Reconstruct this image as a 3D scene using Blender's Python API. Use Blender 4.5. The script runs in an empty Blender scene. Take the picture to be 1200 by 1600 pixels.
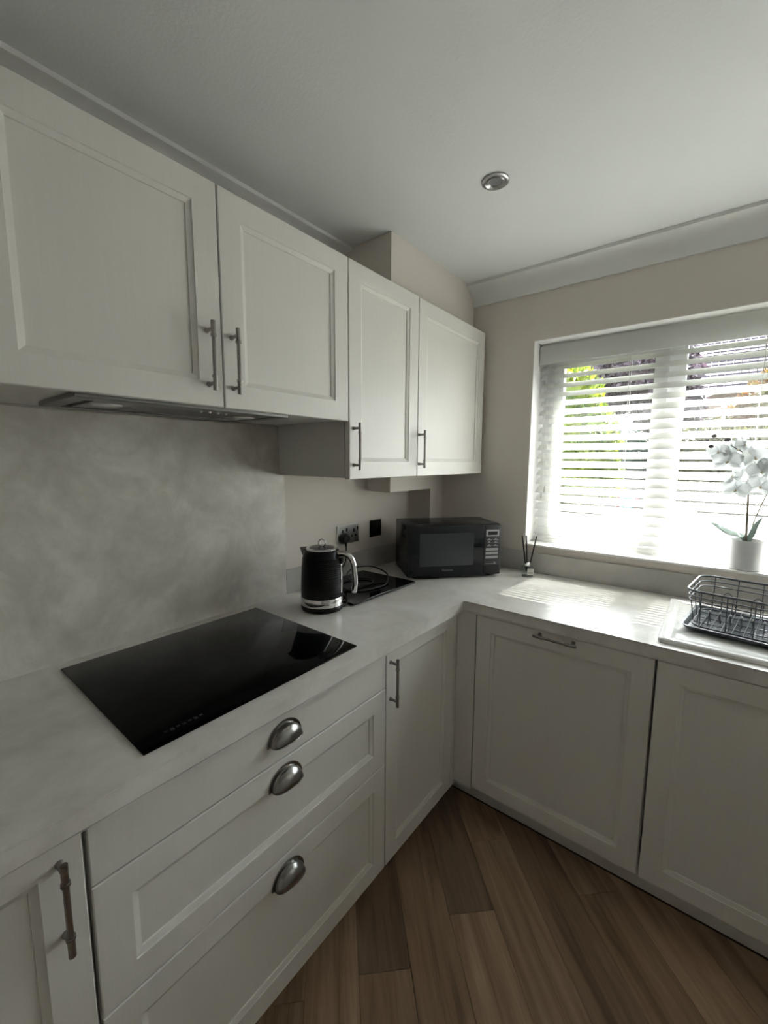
import bpy, bmesh, math, random
from mathutils import Vector, Matrix
random.seed(7)
S = bpy.context.scene
COL = S.collection
R = math.radians

# ------------------------------------------------------------------ camera
cam_d = bpy.data.cameras.new('camera'); cam = bpy.data.objects.new('camera', cam_d); COL.objects.link(cam)
yaw, pit, rol = R(38.4434), R(-7.1072), R(0.339)
fw = Vector((-math.sin(yaw)*math.cos(pit), math.cos(yaw)*math.cos(pit), math.sin(pit)))
rt = Vector((math.cos(yaw), math.sin(yaw), 0)); up = rt.cross(fw)
r2 = rt*math.cos(rol)+up*math.sin(rol); u2 = up*math.cos(rol)-rt*math.sin(rol)
M = Matrix((( r2.x, u2.x, -fw.x, 1.2845), (r2.y, u2.y, -fw.y, -1.9514), (r2.z, u2.z, -fw.z, 1.4321), (0, 0, 0, 1)))
cam.matrix_world = M
cam_d.sensor_fit = 'VERTICAL'; cam_d.sensor_height = 36; cam_d.sensor_width = 27
cam_d.lens = 650.82/1600*36; cam_d.clip_start = 0.02; cam_d.clip_end = 300
S.camera = cam

# ------------------------------------------------------------------ sky, sun, exposure
SKY = 3.2; SUN = 73.0; EXPO = 1.48
w = bpy.data.worlds.new('sky'); S.world = w; w.use_nodes = True
bg = w.node_tree.nodes['Background']; bg.inputs[0].default_value = (0.90, 0.95, 1.0, 1); bg.inputs[1].default_value = SKY
sl = bpy.data.lights.new('sun', 'SUN'); sl.energy = SUN; sl.angle = R(0.6); sl.color = (1, 0.985, 0.965)
sun = bpy.data.objects.new('sun', sl); COL.objects.link(sun); sun.location = (3, 12, 12)
el, az = R(55.55), R(4)
sd = Vector((-math.sin(az)*math.cos(el), -math.cos(el)*math.cos(az), -math.sin(el)))   # travel direction of sunlight
sun.rotation_euler = sd.to_track_quat('-Z', 'Y').to_euler()
S.view_settings.view_transform = 'Standard'; S.view_settings.look = 'None'
S.view_settings.gamma = 1; S.view_settings.use_curve_mapping = False
S.view_settings.exposure = EXPO
S.cycles.use_denoising = True
S.cycles.max_bounces = 14; S.cycles.diffuse_bounces = 10; S.cycles.transparent_max_bounces = 16
S.cycles.caustics_reflective = False; S.cycles.caustics_refractive = False
S.cycles.sample_clamp_indirect = 6

# ------------------------------------------------------------------ materials
def nt(name):
    m = bpy.data.materials.new(name); m.use_nodes = True
    return m, m.node_tree.nodes, m.node_tree.links, m.node_tree.nodes['Principled BSDF']
def plain(name, col, rough=0.5, metal=0.0, spec=0.5, coat=0.0):
    m, n, l, b = nt(name)
    b.inputs['Base Color'].default_value = (*col, 1); b.inputs['Roughness'].default_value = rough
    b.inputs['Metallic'].default_value = metal; b.inputs['Specular IOR Level'].default_value = spec
    b.inputs['Coat Weight'].default_value = coat
    return m
def tex_coord(n, l, scale=(1, 1, 1), rot=(0, 0, 0), loc=(0, 0, 0)):
    tc = n.new('ShaderNodeTexCoord'); mp = n.new('ShaderNodeMapping')
    mp.inputs['Scale'].default_value = scale; mp.inputs['Rotation'].default_value = rot; mp.inputs['Location'].default_value = loc
    l.new(tc.outputs['Object'], mp.inputs['Vector']); return mp.outputs['Vector']
def noise(n, l, vec, scale, detail=4, rough=0.5, dist=0.0):
    t = n.new('ShaderNodeTexNoise'); t.inputs['Scale'].default_value = scale; t.inputs['Detail'].default_value = detail
    t.inputs['Roughness'].default_value = rough; t.inputs['Distortion'].default_value = dist
    l.new(vec, t.inputs['Vector']); return t
def ramp(n, l, fac, stops):
    r = n.new('ShaderNodeValToRGB'); e = r.color_ramp.elements
    while len(e) < len(stops): e.new(0.5)
    for q, (p, c) in zip(e, stops): q.position = p; q.color = (*c, 1)
    l.new(fac, r.inputs['Fac']); return r.outputs['Color']
def bump(n, l, b, h, strength, dist=0.001):
    bp = n.new('ShaderNodeBump'); bp.inputs['Strength'].default_value = strength; bp.inputs['Distance'].default_value = dist
    l.new(h, bp.inputs['Height']); l.new(bp.outputs['Normal'], b.inputs['Normal'])

def cabinet_paint():
    m, n, l, b = nt('cabinet_paint')
    v = tex_coord(n, l, (95, 95, 4)); t = noise(n, l, v, 1.0, 6, 0.7, 1.6)
    c = ramp(n, l, t.outputs['Fac'], [(0.25, (0.655, 0.640, 0.606)), (0.75, (0.69, 0.675, 0.642))])
    l.new(c, b.inputs['Base Color']); b.inputs['Roughness'].default_value = 0.42
    bump(n, l, b, t.outputs['Fac'], 0.2, 0.0007); return m
def painted(name, col, rough, amt):
    m, n, l, b = nt(name)
    v = tex_coord(n, l); t = noise(n, l, v, 140, 3); b.inputs['Base Color'].default_value = (*col, 1)
    b.inputs['Roughness'].default_value = rough; bump(n, l, b, t.outputs['Fac'], amt, 0.0015); return m
def stone(name, a, c_, d, rough, sc, contrast, dist=0.6):
    m, n, l, b = nt(name)
    v = tex_coord(n, l, (1, 1, 1), (0.3, 0.5, 0.4)); t = noise(n, l, v, sc, 10, 0.60, dist); t2 = noise(n, l, v, sc*5, 6, 0.7, 0.6)
    mx = n.new('ShaderNodeMath'); mx.operation = 'MULTIPLY_ADD'; mx.inputs[1].default_value = 0.25
    l.new(t2.outputs['Fac'], mx.inputs[0]); l.new(t.outputs['Fac'], mx.inputs[2])
    c = ramp(n, l, mx.outputs[0], [(0.62-contrast, a), (0.62, c_), (0.62+contrast, d)])
    l.new(c, b.inputs['Base Color']); b.inputs['Roughness'].default_value = rough
    bump(n, l, b, t2.outputs['Fac'], 0.08, 0.001); return m
def oak():
    m, n, l, b = nt('oak_plank')
    oi = n.new('ShaderNodeObjectInfo')
    ad = n.new('ShaderNodeVectorMath'); ad.operation = 'MULTIPLY_ADD'
    sc = n.new('ShaderNodeCombineXYZ'); l.new(oi.outputs['Random'], sc.inputs['X']); l.new(oi.outputs['Random'], sc.inputs['Y'])
    ad.inputs[1].default_value = (9, 17, 0); l.new(sc.outputs[0], ad.inputs[0])
    v = tex_coord(n, l, (1, 1, 1), (0, 0, R(45))); m0 = n.new('ShaderNodeMapping'); m0.inputs['Scale'].default_value = (1.5, 22, 1)
    l.new(v, m0.inputs['Vector']); l.new(m0.outputs[0], ad.inputs[2])
    t = noise(n, l, ad.outputs[0], 1.0, 8, 0.62, 1.2); t2 = noise(n, l, ad.outputs[0], 5.0, 5, 0.7, 0.4)
    c = ramp(n, l, t.outputs['Fac'], [(0.28, (0.20, 0.130, 0.085)), (0.5, (0.40, 0.285, 0.195)), (0.72, (0.53, 0.395, 0.28))])
    tone = ramp(n, l, oi.outputs['Random'], [(0.0, (0.58, 0.56, 0.56)), (0.3, (0.82, 0.77, 0.73)), (0.65, (1.0, 0.98, 0.95)), (1.0, (1.2, 1.12, 1.05))])
    mx = n.new('ShaderNodeMix'); mx.data_type = 'RGBA'; mx.blend_type = 'MULTIPLY'; mx.inputs[0].default_value = 1
    l.new(c, mx.inputs[6]); l.new(tone, mx.inputs[7])
    fi = ramp(n, l, t2.outputs['Fac'], [(0.3, (0.82, 0.82, 0.82)), (0.6, (1, 1, 1))])
    m2 = n.new('ShaderNodeMix'); m2.data_type = 'RGBA'; m2.blend_type = 'MULTIPLY'; m2.inputs[0].default_value = 1
    l.new(mx.outputs[2], m2.inputs[6]); l.new(fi, m2.inputs[7]); l.new(m2.outputs[2], b.inputs['Base Color'])
    b.inputs['Roughness'].default_value = 0.45; b.inputs['Specular IOR Level'].default_value = 0.35
    bump(n, l, b, t2.outputs['Fac'], 0.15, 0.0006); return m
def thin_glass(name, tint=(0.97, 0.99, 0.98), refl=0.07):
    m = bpy.data.materials.new(name); m.use_nodes = True; n, l = m.node_tree.nodes, m.node_tree.links; n.clear()
    o = n.new('ShaderNodeOutputMaterial'); mx = n.new('ShaderNodeMixShader'); tr = n.new('ShaderNodeBsdfTransparent'); gl = n.new('ShaderNodeBsdfGlossy')
    tr.inputs[0].default_value = (*tint, 1); gl.inputs['Roughness'].default_value = 0.0
    lw = n.new('ShaderNodeLayerWeight'); lw.inputs[0].default_value = 0.25
    ml = n.new('ShaderNodeMath'); ml.operation = 'MULTIPLY_ADD'; ml.inputs[1].default_value = 0.5; ml.inputs[2].default_value = refl*0.4
    l.new(lw.outputs['Fresnel'], ml.inputs[0]); l.new(ml.outputs[0], mx.inputs[0]); l.new(tr.outputs[0], mx.inputs[1]); l.new(gl.outputs[0], mx.inputs[2])
    l.new(mx.outputs[0], o.inputs[0]); return m
def leafy(name, stops, trans, sc=3.0):
    m = bpy.data.materials.new(name); m.use_nodes = True; n, l = m.node_tree.nodes, m.node_tree.links; b = n['Principled BSDF']; o = n['Material Output']
    v = tex_coord(n, l); t = noise(n, l, v, sc, 6, 0.7); c = ramp(n, l, t.outputs['Fac'], stops)
    l.new(c, b.inputs['Base Color']); b.inputs['Roughness'].default_value = 0.6
    tl = n.new('ShaderNodeBsdfTranslucent'); l.new(c, tl.inputs[0])
    mx = n.new('ShaderNodeMixShader'); mx.inputs[0].default_value = trans
    l.new(b.outputs[0], mx.inputs[1]); l.new(tl.outputs[0], mx.inputs[2]); l.new(mx.outputs[0], o.inputs[0]); return m
def slat_white():
    m = bpy.data.materials.new('white_slat'); m.use_nodes = True; n, l = m.node_tree.nodes, m.node_tree.links; b = n['Principled BSDF']; o = n['Material Output']
    b.inputs['Base Color'].default_value = (0.82, 0.82, 0.815, 1); b.inputs['Roughness'].default_value = 0.4
    tl = n.new('ShaderNodeBsdfTranslucent'); tl.inputs[0].default_value = (0.85, 0.85, 0.83, 1)
    mx = n.new('ShaderNodeMixShader'); mx.inputs[0].default_value = 0.55
    l.new(b.outputs[0], mx.inputs[1]); l.new(tl.outputs[0], mx.inputs[2]); l.new(mx.outputs[0], o.inputs[0]); return m
def brushed(name, col, rough):
    m, n, l, b = nt(name)
    v = tex_coord(n, l, (30, 30, 400)); t = noise(n, l, v, 1.0, 3)
    c = ramp(n, l, t.outputs['Fac'], [(0.3, tuple(k*0.85 for k in col)), (0.7, col)])
    l.new(c, b.inputs['Base Color']); b.inputs['Metallic'].default_value = 1; b.inputs['Roughness'].default_value = rough; return m

MAT = dict(
    paint=cabinet_paint(),
    carcass=plain('carcass_board', (0.64, 0.63, 0.60), 0.5),
    wall=painted('greige_wall_paint', (0.64, 0.592, 0.545), 0.75, 0.12),
    ceiling=painted('white_ceiling_paint', (0.68, 0.69, 0.68), 0.9, 0.35),
    coving=painted('white_coving_paint', (0.72, 0.72, 0.71), 0.7, 0.05),
    white=plain('white_gloss_paint', (0.82, 0.81, 0.80), 0.35),
    worktop=stone('concrete_laminate', (0.54, 0.52, 0.487), (0.64, 0.62, 0.59), (0.73, 0.712, 0.685), 0.28, 4.5, 0.15),
    splash=stone('plaster_effect_panel', (0.46, 0.435, 0.39), (0.555, 0.53, 0.485), (0.67, 0.645, 0.60), 0.36, 5.0, 0.14),
    upstand=stone('concrete_upstand', (0.41, 0.395, 0.37), (0.47, 0.455, 0.43), (0.54, 0.52, 0.49), 0.4, 3.0, 0.16),
    oak=oak(),
    subfloor=plain('dark_subfloor', (0.05, 0.035, 0.025), 0.8),
    hob=plain('black_ceramic_glass', (0.0015, 0.0015, 0.002), 0.03, 0, 0.13),
    dimmark=plain('dim_grey_print', (0.011, 0.011, 0.012), 0.3, 0, 0.2),
    blackglass=plain('black_gloss_board', (0.004, 0.004, 0.005), 0.08, 0, 0.3),
    blackplastic=plain('black_plastic', (0.004, 0.004, 0.005), 0.28, 0, 0.2),
    blackmatte=plain('black_matte', (0.010, 0.010, 0.011), 0.5, 0, 0.3),
    mwbody=plain('microwave_black_enamel', (0.008, 0.009, 0.011), 0.22, 0, 0.35),
    mwdoor=plain('microwave_black_gloss', (0.004, 0.006, 0.009), 0.06, 0, 0.35),
    mwwin=plain('microwave_window_mesh', (0.035, 0.040, 0.046), 0.10),
    mwgrey=plain('grey_print', (0.34, 0.34, 0.35), 0.5),
    mwpanel=plain('control_panel_black', (0.018, 0.019, 0.023), 0.3),
    display=plain('dark_display', (0.02, 0.022, 0.025), 0.15),
    chrome=plain('chrome', (0.75, 0.75, 0.75), 0.07, 1.0), satin=plain('satin_chrome', (0.66, 0.65, 0.63), 0.30, 1.0),
    nickel=brushed('brushed_nickel', (0.36, 0.345, 0.325), 0.30),
    pewter=plain('pewter_cup', (0.30, 0.295, 0.285), 0.22, 1.0),
    hood=brushed('hood_steel', (0.20, 0.196, 0.19), 0.32),
    hooddark=plain('hood_filter', (0.12, 0.12, 0.115), 0.4, 0.8),
    hoodlens=plain('hood_lamp_lens', (0.75, 0.75, 0.72), 0.2),
    downlight=plain('satin_nickel_downlight', (0.34, 0.335, 0.33), 0.28, 1.0),
    lens=plain('lamp_lens', (0.20, 0.20, 0.21), 0.15),
    blind=slat_white(),
    rearwall=painted('rear_wall_bounce_white', (0.78, 0.77, 0.75), 0.7, 0.1),  # unseen walls, made whiter than the greige to bounce light into the room
    cord=plain('white_cord', (0.72, 0.71, 0.69), 0.8),
    tassel=plain('grey_tassel', (0.50, 0.50, 0.49), 0.4),
    pvc=plain('white_pvc', (0.80, 0.81, 0.82), 0.3),
    gasket=plain('grey_gasket', (0.10, 0.10, 0.11), 0.6),
    glass=thin_glass('window_glass'),
    sink=plain('white_composite', (0.72, 0.715, 0.70), 0.30),
    rackwire=plain('grey_coated_wire', (0.11, 0.12, 0.135), 0.32, 0.4),
    tray=plain('slate_plastic_tray', (0.085, 0.098, 0.115), 0.4),
    traylight=plain('slate_tray_rib', (0.22, 0.24, 0.27), 0.3),
    pot=plain('glazed_white_pot', (0.62, 0.62, 0.63), 0.35),
    soil=plain('dark_soil', (0.05, 0.04, 0.03), 0.9),
    petal=leafy('white_petal', [(0.3, (0.62, 0.645, 0.66)), (0.7, (0.76, 0.78, 0.79))], 0.2, 20),
    bud=plain('dusky_bud', (0.16, 0.14, 0.15), 0.6),
    stem=plain('olive_stem', (0.20, 0.165, 0.12), 0.6),
    oleaf=plain('pale_green_leaf', (0.30, 0.40, 0.36), 0.4),
    pistil=plain('pale_yellow_pistil', (0.62, 0.56, 0.44), 0.6),
    bottle=thin_glass('bottle_glass', (0.86, 0.90, 0.89), 0.25),
    label=plain('cream_label', (0.66, 0.65, 0.61), 0.6),
    labelink=plain('grey_label_ink', (0.25, 0.25, 0.25), 0.6),
    lawn=leafy('lawn_grass', [(0.3, (0.012, 0.013, 0.006)), (0.7, (0.020, 0.020, 0.009))], 0.0, 6),
    patio=painted('pale_patio_slab', (0.30, 0.285, 0.26), 0.8, 0.2),
    golden=leafy('golden_conifer', [(0.35, (0.030, 0.065, 0.004)), (0.62, (0.135, 0.165, 0.007))], 0.3, 2.5),
    purple=leafy('purple_leaves', [(0.35, (0.022, 0.015, 0.022)), (0.65, (0.085, 0.058, 0.078))], 0.15, 4),
    redleaf=leafy('red_leaves', [(0.3, (0.10, 0.013, 0.012)), (0.5, (0.07, 0.045, 0.014)), (0.7, (0.055, 0.060, 0.014))], 0.2, 1.6),
    hedge=leafy('hedge_leaves', [(0.35, (0.012, 0.024, 0.018)), (0.65, (0.032, 0.05, 0.034))], 0.15, 3),
    olive=leafy('olive_leaves', [(0.35, (0.028, 0.030, 0.016)), (0.65, (0.065, 0.062, 0.028))], 0.2, 3),
    bark=plain('bark', (0.08, 0.055, 0.04), 0.9),
    timber=painted('grey_fence_timber', (0.045, 0.040, 0.038), 0.8, 0.3),
    rooftile=plain('slate_purple_tile', (0.055, 0.048, 0.06), 0.9, 0, 0.03),
    brick=painted('buff_brickwork', (0.12, 0.085, 0.07), 0.8, 0.4),
    cyan=plain('cyan_plastic', (0.05, 0.55, 0.62), 0.35),
    redplastic=plain('red_plastic', (0.55, 0.10, 0.10), 0.35),
)

# ------------------------------------------------------------------ mesh helpers
class MB:
    def __init__(s): s.bm = bmesh.new(); s.smooth = False
    def face(s, pts):
        try: return s.bm.faces.new([s.bm.verts.new(p) for p in pts])
        except ValueError: return None
    def box(s, a, b, bev=0.0, seg=1):
        x0, y0, z0 = [min(p, q) for p, q in zip(a, b)]; x1, y1, z1 = [max(p, q) for p, q in zip(a, b)]
        v = [s.bm.verts.new(p) for p in ((x0,y0,z0),(x1,y0,z0),(x1,y1,z0),(x0,y1,z0),(x0,y0,z1),(x1,y0,z1),(x1,y1,z1),(x0,y1,z1))]
        fs = [s.bm.faces.new([v[i] for i in f]) for f in ((0,3,2,1),(4,5,6,7),(0,1,5,4),(1,2,6,5),(2,3,7,6),(3,0,4,7))]
        if bev: bmesh.ops.bevel(s.bm, geom=list({e for f in fs for e in f.edges}), offset=bev, segments=seg, profile=0.5, affect='EDGES')
        return s
    def prism(s, pts, z0, z1, bev=0.0, seg=1):          # polygon in xy, extruded along z
        lo = [s.bm.verts.new((p[0], p[1], z0)) for p in pts]; hi = [s.bm.verts.new((p[0], p[1], z1)) for p in pts]
        n = len(pts); fs = [s.bm.faces.new(lo[::-1]), s.bm.faces.new(hi)]
        for i in range(n): fs.append(s.bm.faces.new([lo[i], lo[(i+1) % n], hi[(i+1) % n], hi[i]]))
        if bev: bmesh.ops.bevel(s.bm, geom=list(fs[1].edges)+list(fs[0].edges), offset=bev, segments=seg, affect='EDGES')
        return s
    def extrude_profile(s, prof, fn, a, b):             # prof (p,q) closed, fn(p,q,t)->xyz
        A = [s.bm.verts.new(fn(p, q, a)) for p, q in prof]; B = [s.bm.verts.new(fn(p, q, b)) for p, q in prof]
        n = len(prof); s.bm.faces.new(A[::-1]); s.bm.faces.new(B)
        for i in range(n): s.bm.faces.new([A[i], A[(i+1) % n], B[(i+1) % n], B[i]])
        return s
    def lathe(s, prof, c=(0, 0, 0), seg=40, cap=True, mat=None):
        rings = []
        for r, z in prof:
            rings.append([s.bm.verts.new((c[0]+r*math.cos(2*math.pi*i/seg), c[1]+r*math.sin(2*math.pi*i/seg), c[2]+z)) for i in range(seg)])
        for a, b in zip(rings, rings[1:]):
            for i in range(seg): s.bm.faces.new([a[i], a[(i+1) % seg], b[(i+1) % seg], b[i]])
        if cap: s.bm.faces.new(rings[0][::-1]); s.bm.faces.new(rings[-1])
        return s
    def tube(s, pts, r, seg=10, cap=True, closed=False):
        pts = [Vector(p) for p in pts]; n = len(pts); rad = r if isinstance(r, (list, tuple)) else [r]*n
        rings = []; prev = None
        for i, p in enumerate(pts):
            if closed: d = pts[(i+1) % n]-pts[i-1]
            else: d = pts[min(i+1, n-1)]-pts[max(i-1, 0)]
            d.normalize()
            if prev is None:
                a = Vector((0, 0, 1)) if abs(d.z) < 0.9 else Vector((1, 0, 0)); u = d.cross(a).normalized()
            else: u = (prev-d*prev.dot(d)).normalized()
            prev = u; v = d.cross(u)
            rings.append([s.bm.verts.new(p+(u*math.cos(2*math.pi*k/seg)+v*math.sin(2*math.pi*k/seg))*rad[i]) for k in range(seg)])
        pr = list(zip(rings, rings[1:]))+([(rings[-1], rings[0])] if closed else [])
        for a, b in pr:
            for k in range(seg): s.bm.faces.new([a[k], a[(k+1) % seg], b[(k+1) % seg], b[k]])
        if cap and not closed: s.bm.faces.new(rings[0][::-1]); s.bm.faces.new(rings[-1])
        return s
    def grid(s, fn, nu, nv):
        g = [[s.bm.verts.new(fn(i/nu, j/nv)) for j in range(nv+1)] for i in range(nu+1)]
        for i in range(nu):
            for j in range(nv): s.bm.faces.new([g[i][j], g[i+1][j], g[i+1][j+1], g[i][j+1]])
        return s
    def ball(s, c, r, sub=2, sc=(1, 1, 1)):
        bmesh.ops.create_icosphere(s.bm, subdivisions=sub, radius=r, matrix=Matrix.Translation(c) @ Matrix.Diagonal((*sc, 1))); return s
    def done(s, name, mat, parent=None, smooth=None, weld=0.0, kind=None, label=None):
        if weld: bmesh.ops.remove_doubles(s.bm, verts=s.bm.verts, dist=weld)
        bmesh.ops.recalc_face_normals(s.bm, faces=s.bm.faces)
        if smooth:
            for f in s.bm.faces: f.smooth = True
            lim = R(smooth)
            for e in s.bm.edges:
                if len(e.link_faces) == 2 and e.calc_face_angle(0) > lim: e.smooth = False
        me = bpy.data.meshes.new(name); s.bm.to_mesh(me); s.bm.free(); me.materials.append(MAT[mat])
        o = bpy.data.objects.new(name, me); COL.objects.link(o)
        if parent is not None:
            o.parent = parent
            if parent.type == 'EMPTY' and not parent.get('_local'): o.location = -parent.location
        if kind: o['kind'] = kind
        if label: o['label'] = label
        return o

def thing(name, label, cat, loc, rotz=0.0, group=None, local=False):
    o = bpy.data.objects.new(name, None); COL.objects.link(o); o.location = loc; o.rotation_euler = (0, 0, rotz); o.empty_display_size = 0.05
    o['label'] = label; o['category'] = cat
    if group: o['group'] = group
    if local or rotz: o['_local'] = 1
    return o
def tag(o, label, cat, group=None, kind=None):
    o['label'] = label; o['category'] = cat
    if group: o['group'] = group
    if kind: o['kind'] = kind
    return o
def struct(o): o['kind'] = 'structure'; return o
def catmull(P, n=8, closed=False):
    P = [Vector(p) for p in P]; out = []; m = len(P)
    for i in range(m if closed else m-1):
        if closed: a, b, c, d = P[i-1], P[i], P[(i+1) % m], P[(i+2) % m]
        else: a, b, c, d = P[max(i-1, 0)], P[i], P[i+1], P[min(i+2, m-1)]
        for k in range(n):
            t = k/n; out.append(0.5*((2*b)+(c-a)*t+(2*a-5*b+4*c-d)*t*t+(3*b-a-3*c+d)*t**3))
    if not closed: out.append(P[-1])
    return out
def lettering(name, body, size, mat, parent, matrix, extrude=0.0002):
    cu = bpy.data.curves.new(name, 'FONT'); cu.body = body; cu.size = size; cu.align_x = 'CENTER'; cu.align_y = 'CENTER'; cu.extrude = extrude; cu.resolution_u = 2
    t = bpy.data.objects.new('tmp', cu); COL.objects.link(t)
    me = bpy.data.meshes.new_from_object(t.evaluated_get(bpy.context.evaluated_depsgraph_get())); bpy.data.objects.remove(t)
    me.transform(matrix); me.materials.clear(); me.materials.append(MAT[mat]); me.name = name
    o = bpy.data.objects.new(name, me); COL.objects.link(o); o.parent = parent; return o

# ------------------------------------------------------------------ the room
ZC = 2.2585; XR = 2.30; YB = -3.3
WL, WR, WT, WB = 0.5943, 2.07, 1.9684, 1.0411
struct(MB().box((-0.12, YB-0.12, -0.06), (0, 0.31, ZC+0.06)).done('wall_left', 'wall'))
struct(MB().box((XR, YB-0.12, -0.06), (XR+0.12, 0.31, ZC+0.06)).done('wall_right', 'rearwall'))
struct(MB().box((0, YB-0.12, -0.06), (XR, YB, ZC+0.06)).done('wall_back', 'rearwall'))
b = MB()
b.box((0, 0, -0.06), (WL, 0.31, ZC+0.06)); b.box((WR, 0, -0.06), (XR, 0.31, ZC+0.06))
b.box((WL, 0, -0.06), (WR, 0.31, WB)); b.box((WL, 0, WT), (WR, 0.31, ZC+0.06))
struct(b.done('wall_window', 'wall'))
struct(MB().box((0, YB, ZC), (XR, 0, ZC+0.06)).done('ceiling', 'ceiling'))
# floor slab with oak planks laid on the diagonal
fl = struct(MB().box((0, YB, -0.06), (XR, 0, -0.0045)).done('floor', 'subfloor'))
def clip(poly, x0, x1, y0, y1):
    for ax, lim, sg in ((0, x0, 1), (0, x1, -1), (1, y0, 1), (1, y1, -1)):
        out = []
        for i, p in enumerate(poly):
            q = poly[(i+1) % len(poly)]; a, c = sg*(p[ax]-lim), sg*(q[ax]-lim)
            if a >= 0: out.append(p)
            if a*c < 0: t = a/(a-c); out.append((p[0]+(q[0]-p[0])*t, p[1]+(q[1]-p[1])*t))
        poly = out
        if not poly: return poly
    return poly
PW, PL, H2 = 0.147, 1.22, math.sqrt(0.5)
joint = {0: 1.29, 2: 1.166, 3: 0.925, 5: 1.155, 1: 0.62, 4: 0.48, 6: 1.72, 7: 0.86}
for k in range(-13, 13):
    s0, s1 = -0.42+PW*k+0.0004, -0.42+PW*(k+1)-0.0004
    t0 = joint.get(k, random.random()*PL)
    t0 -= math.ceil((t0+0.5)/PL)*PL
    for j in range(6):
        a, c = t0+j*PL+0.0004, t0+(j+1)*PL-0.0004
        poly = [((t+s)*H2, (s-t)*H2) for s, t in ((s0, a), (s0, c), (s1, c), (s1, a))]
        poly = clip(poly, 0.445, XR-0.002, YB+0.002, -0.442)
        if len(poly) < 3: continue
        ar = abs(sum(p[0]*q[1]-p[1]*q[0] for p, q in zip(poly, poly[1:]+poly[:1])))/2
        if ar < 0.002: continue
        MB().prism(poly, -0.004, 0.0, 0.0008).done('plank', 'oak', fl)
# boxing in the corner: column, low boxing below the wall cabinets, deep boxing above them
BD = 0.1348
struct(MB().box((0, -0.119, 0.911), (BD, 0, 1.2868)).done('wall_corner', 'wall'))
struct(MB().box((0, -0.4593, 1.2868), (BD, 0, 2.02)).done('wall_boxing', 'wall'))
struct(MB().box((0, -0.664, 2.037), (0.2895, 0, ZC)).done('wall_soffit', 'wall'))
# coving
def cove(d, h):
    pr = [(0, 0), (d, 0), (d, -0.012)]
    for i in range(1, 9):
        a = i/8*math.pi/2; pr.append((d-0.006-(d-0.016)*math.sin(a), -h+0.008+(h-0.02)*math.cos(a)))
    pr += [(0.010, -h), (0, -h)]
    return pr
struct(MB().extrude_profile(cove(0.080, 0.086), lambda p, q, t: (t, -p, ZC+q), 0.2895, XR).done('trim_1', 'coving', smooth=40))
struct(MB().extrude_profile(cove(0.096, 0.090), lambda p, q, t: (p, t, ZC+q), YB, -0.664).done('trim_2', 'coving', smooth=40))

# ------------------------------------------------------------------ window
win = bpy.data.objects.new('window_1', None); COL.objects.link(win); win.location = (1.33, 0.19, WB); win['kind'] = 'structure'
def wp(mb, name, mat, **k): return mb.done(name, mat, win, **k)
b = MB(); y0, y1 = 0.165, 0.232
b.box((WL, y0, WB), (WL+0.048, y1, WT)); b.box((WR-0.048, y0, WB), (WR, y1, WT))
b.box((WL+.048, y0, WT-0.048), (WR-.048, y1, WT)); b.box((WL+.048, y0, WB), (WR-.048, y1, WB+0.032))
b.box((1.098, y0, WB+.032), (1.156, y1, WT-.048)); b.box((1.60, y0, WB+.032), (1.66, y1, WT-.048))
wp(b, 'window_frame', 'pvc')
b = MB(); x0, x1, z0, z1 = WL+0.047, 1.099, WB+0.031, WT-0.047
b.box((x0, 0.15, z0), (x0+0.046, y0+.03, z1)); b.box((x1-0.05, 0.15, z0), (x1, y0+.03, z1)); b.box((x0+.046, 0.15, z1-0.048), (x1-.05, y0+.03, z1)); b.box((x0+.046, 0.15, z0), (x1-.05, y0+.03, z0+0.042))
wp(b, 'casement', 'pvc')
for a, c, d, e in ((x0+.044, x1-.048, z0+.040, z1-.046), (1.155, 1.601, WB+.031, WT-.047), (1.659, WR-.047, WB+.031, WT-.047)):
    g = MB().box((a, 0.196, d), (c, 0.200, e)); wp(g, 'pane', 'glass')
b = MB()
for x in (x0+.046, x1-.0515): b.box((x, 0.1495, z0+.041), (x+.0015, 0.152, z1-.046))
wp(b, 'gasket', 'gasket')
b = MB(); b.box((WL, 0.0, WB+0.003), (WL+0.003, y0, WT)); b.box((WR-0.003, 0.0, WB+.003), (WR, y0, WT)); b.box((WL+.003, 0.0, WT-0.003), (WR-.003, y0, WT))
wp(b, 'reveal_lining', 'white')
wp(MB().box((WL, -0.010, WB-0.006), (WR, y0, WB+0.002), 0.001), 'window_sill', 'white')

# ------------------------------------------------------------------ worktop, splashback, upstands
D1, D2, ZT = 0.578, 0.577, 0.91
YE = -2.45
tag(MB().prism([(0.001, -0.001), (0.001, YE), (D1, YE), (D1, -D2), (XR-0.001, -D2), (XR-0.001, -0.001)], 0.870, ZT, 0.0035, 3).done('worktop', 'worktop', smooth=50),
    'long L-shaped pale concrete-effect worktop running round both walls', 'worktop')
tag(MB().box((0.001, -2.2, ZT+.0005), (0.012, -0.9546, 1.551), 0.0008).done('splashback', 'splash'),
    'large grey plaster-effect splashback panel on the wall behind the hob', 'splashback')
tag(MB().box((0.001, -0.9535, ZT+.0005), (0.012, -0.120, 1.0052), 0.0008).done('upstand', 'upstand'),
    'low grey upstand strip below the wall sockets behind the kettle', 'upstand')
tag(MB().box((BD+.001, -0.012, ZT+.0005), (XR-.001, -0.0005, 1.0052), 0.0008).done('upstand', 'upstand'),
    'low grey upstand strip along the wall under the window sill', 'upstand')

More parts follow.
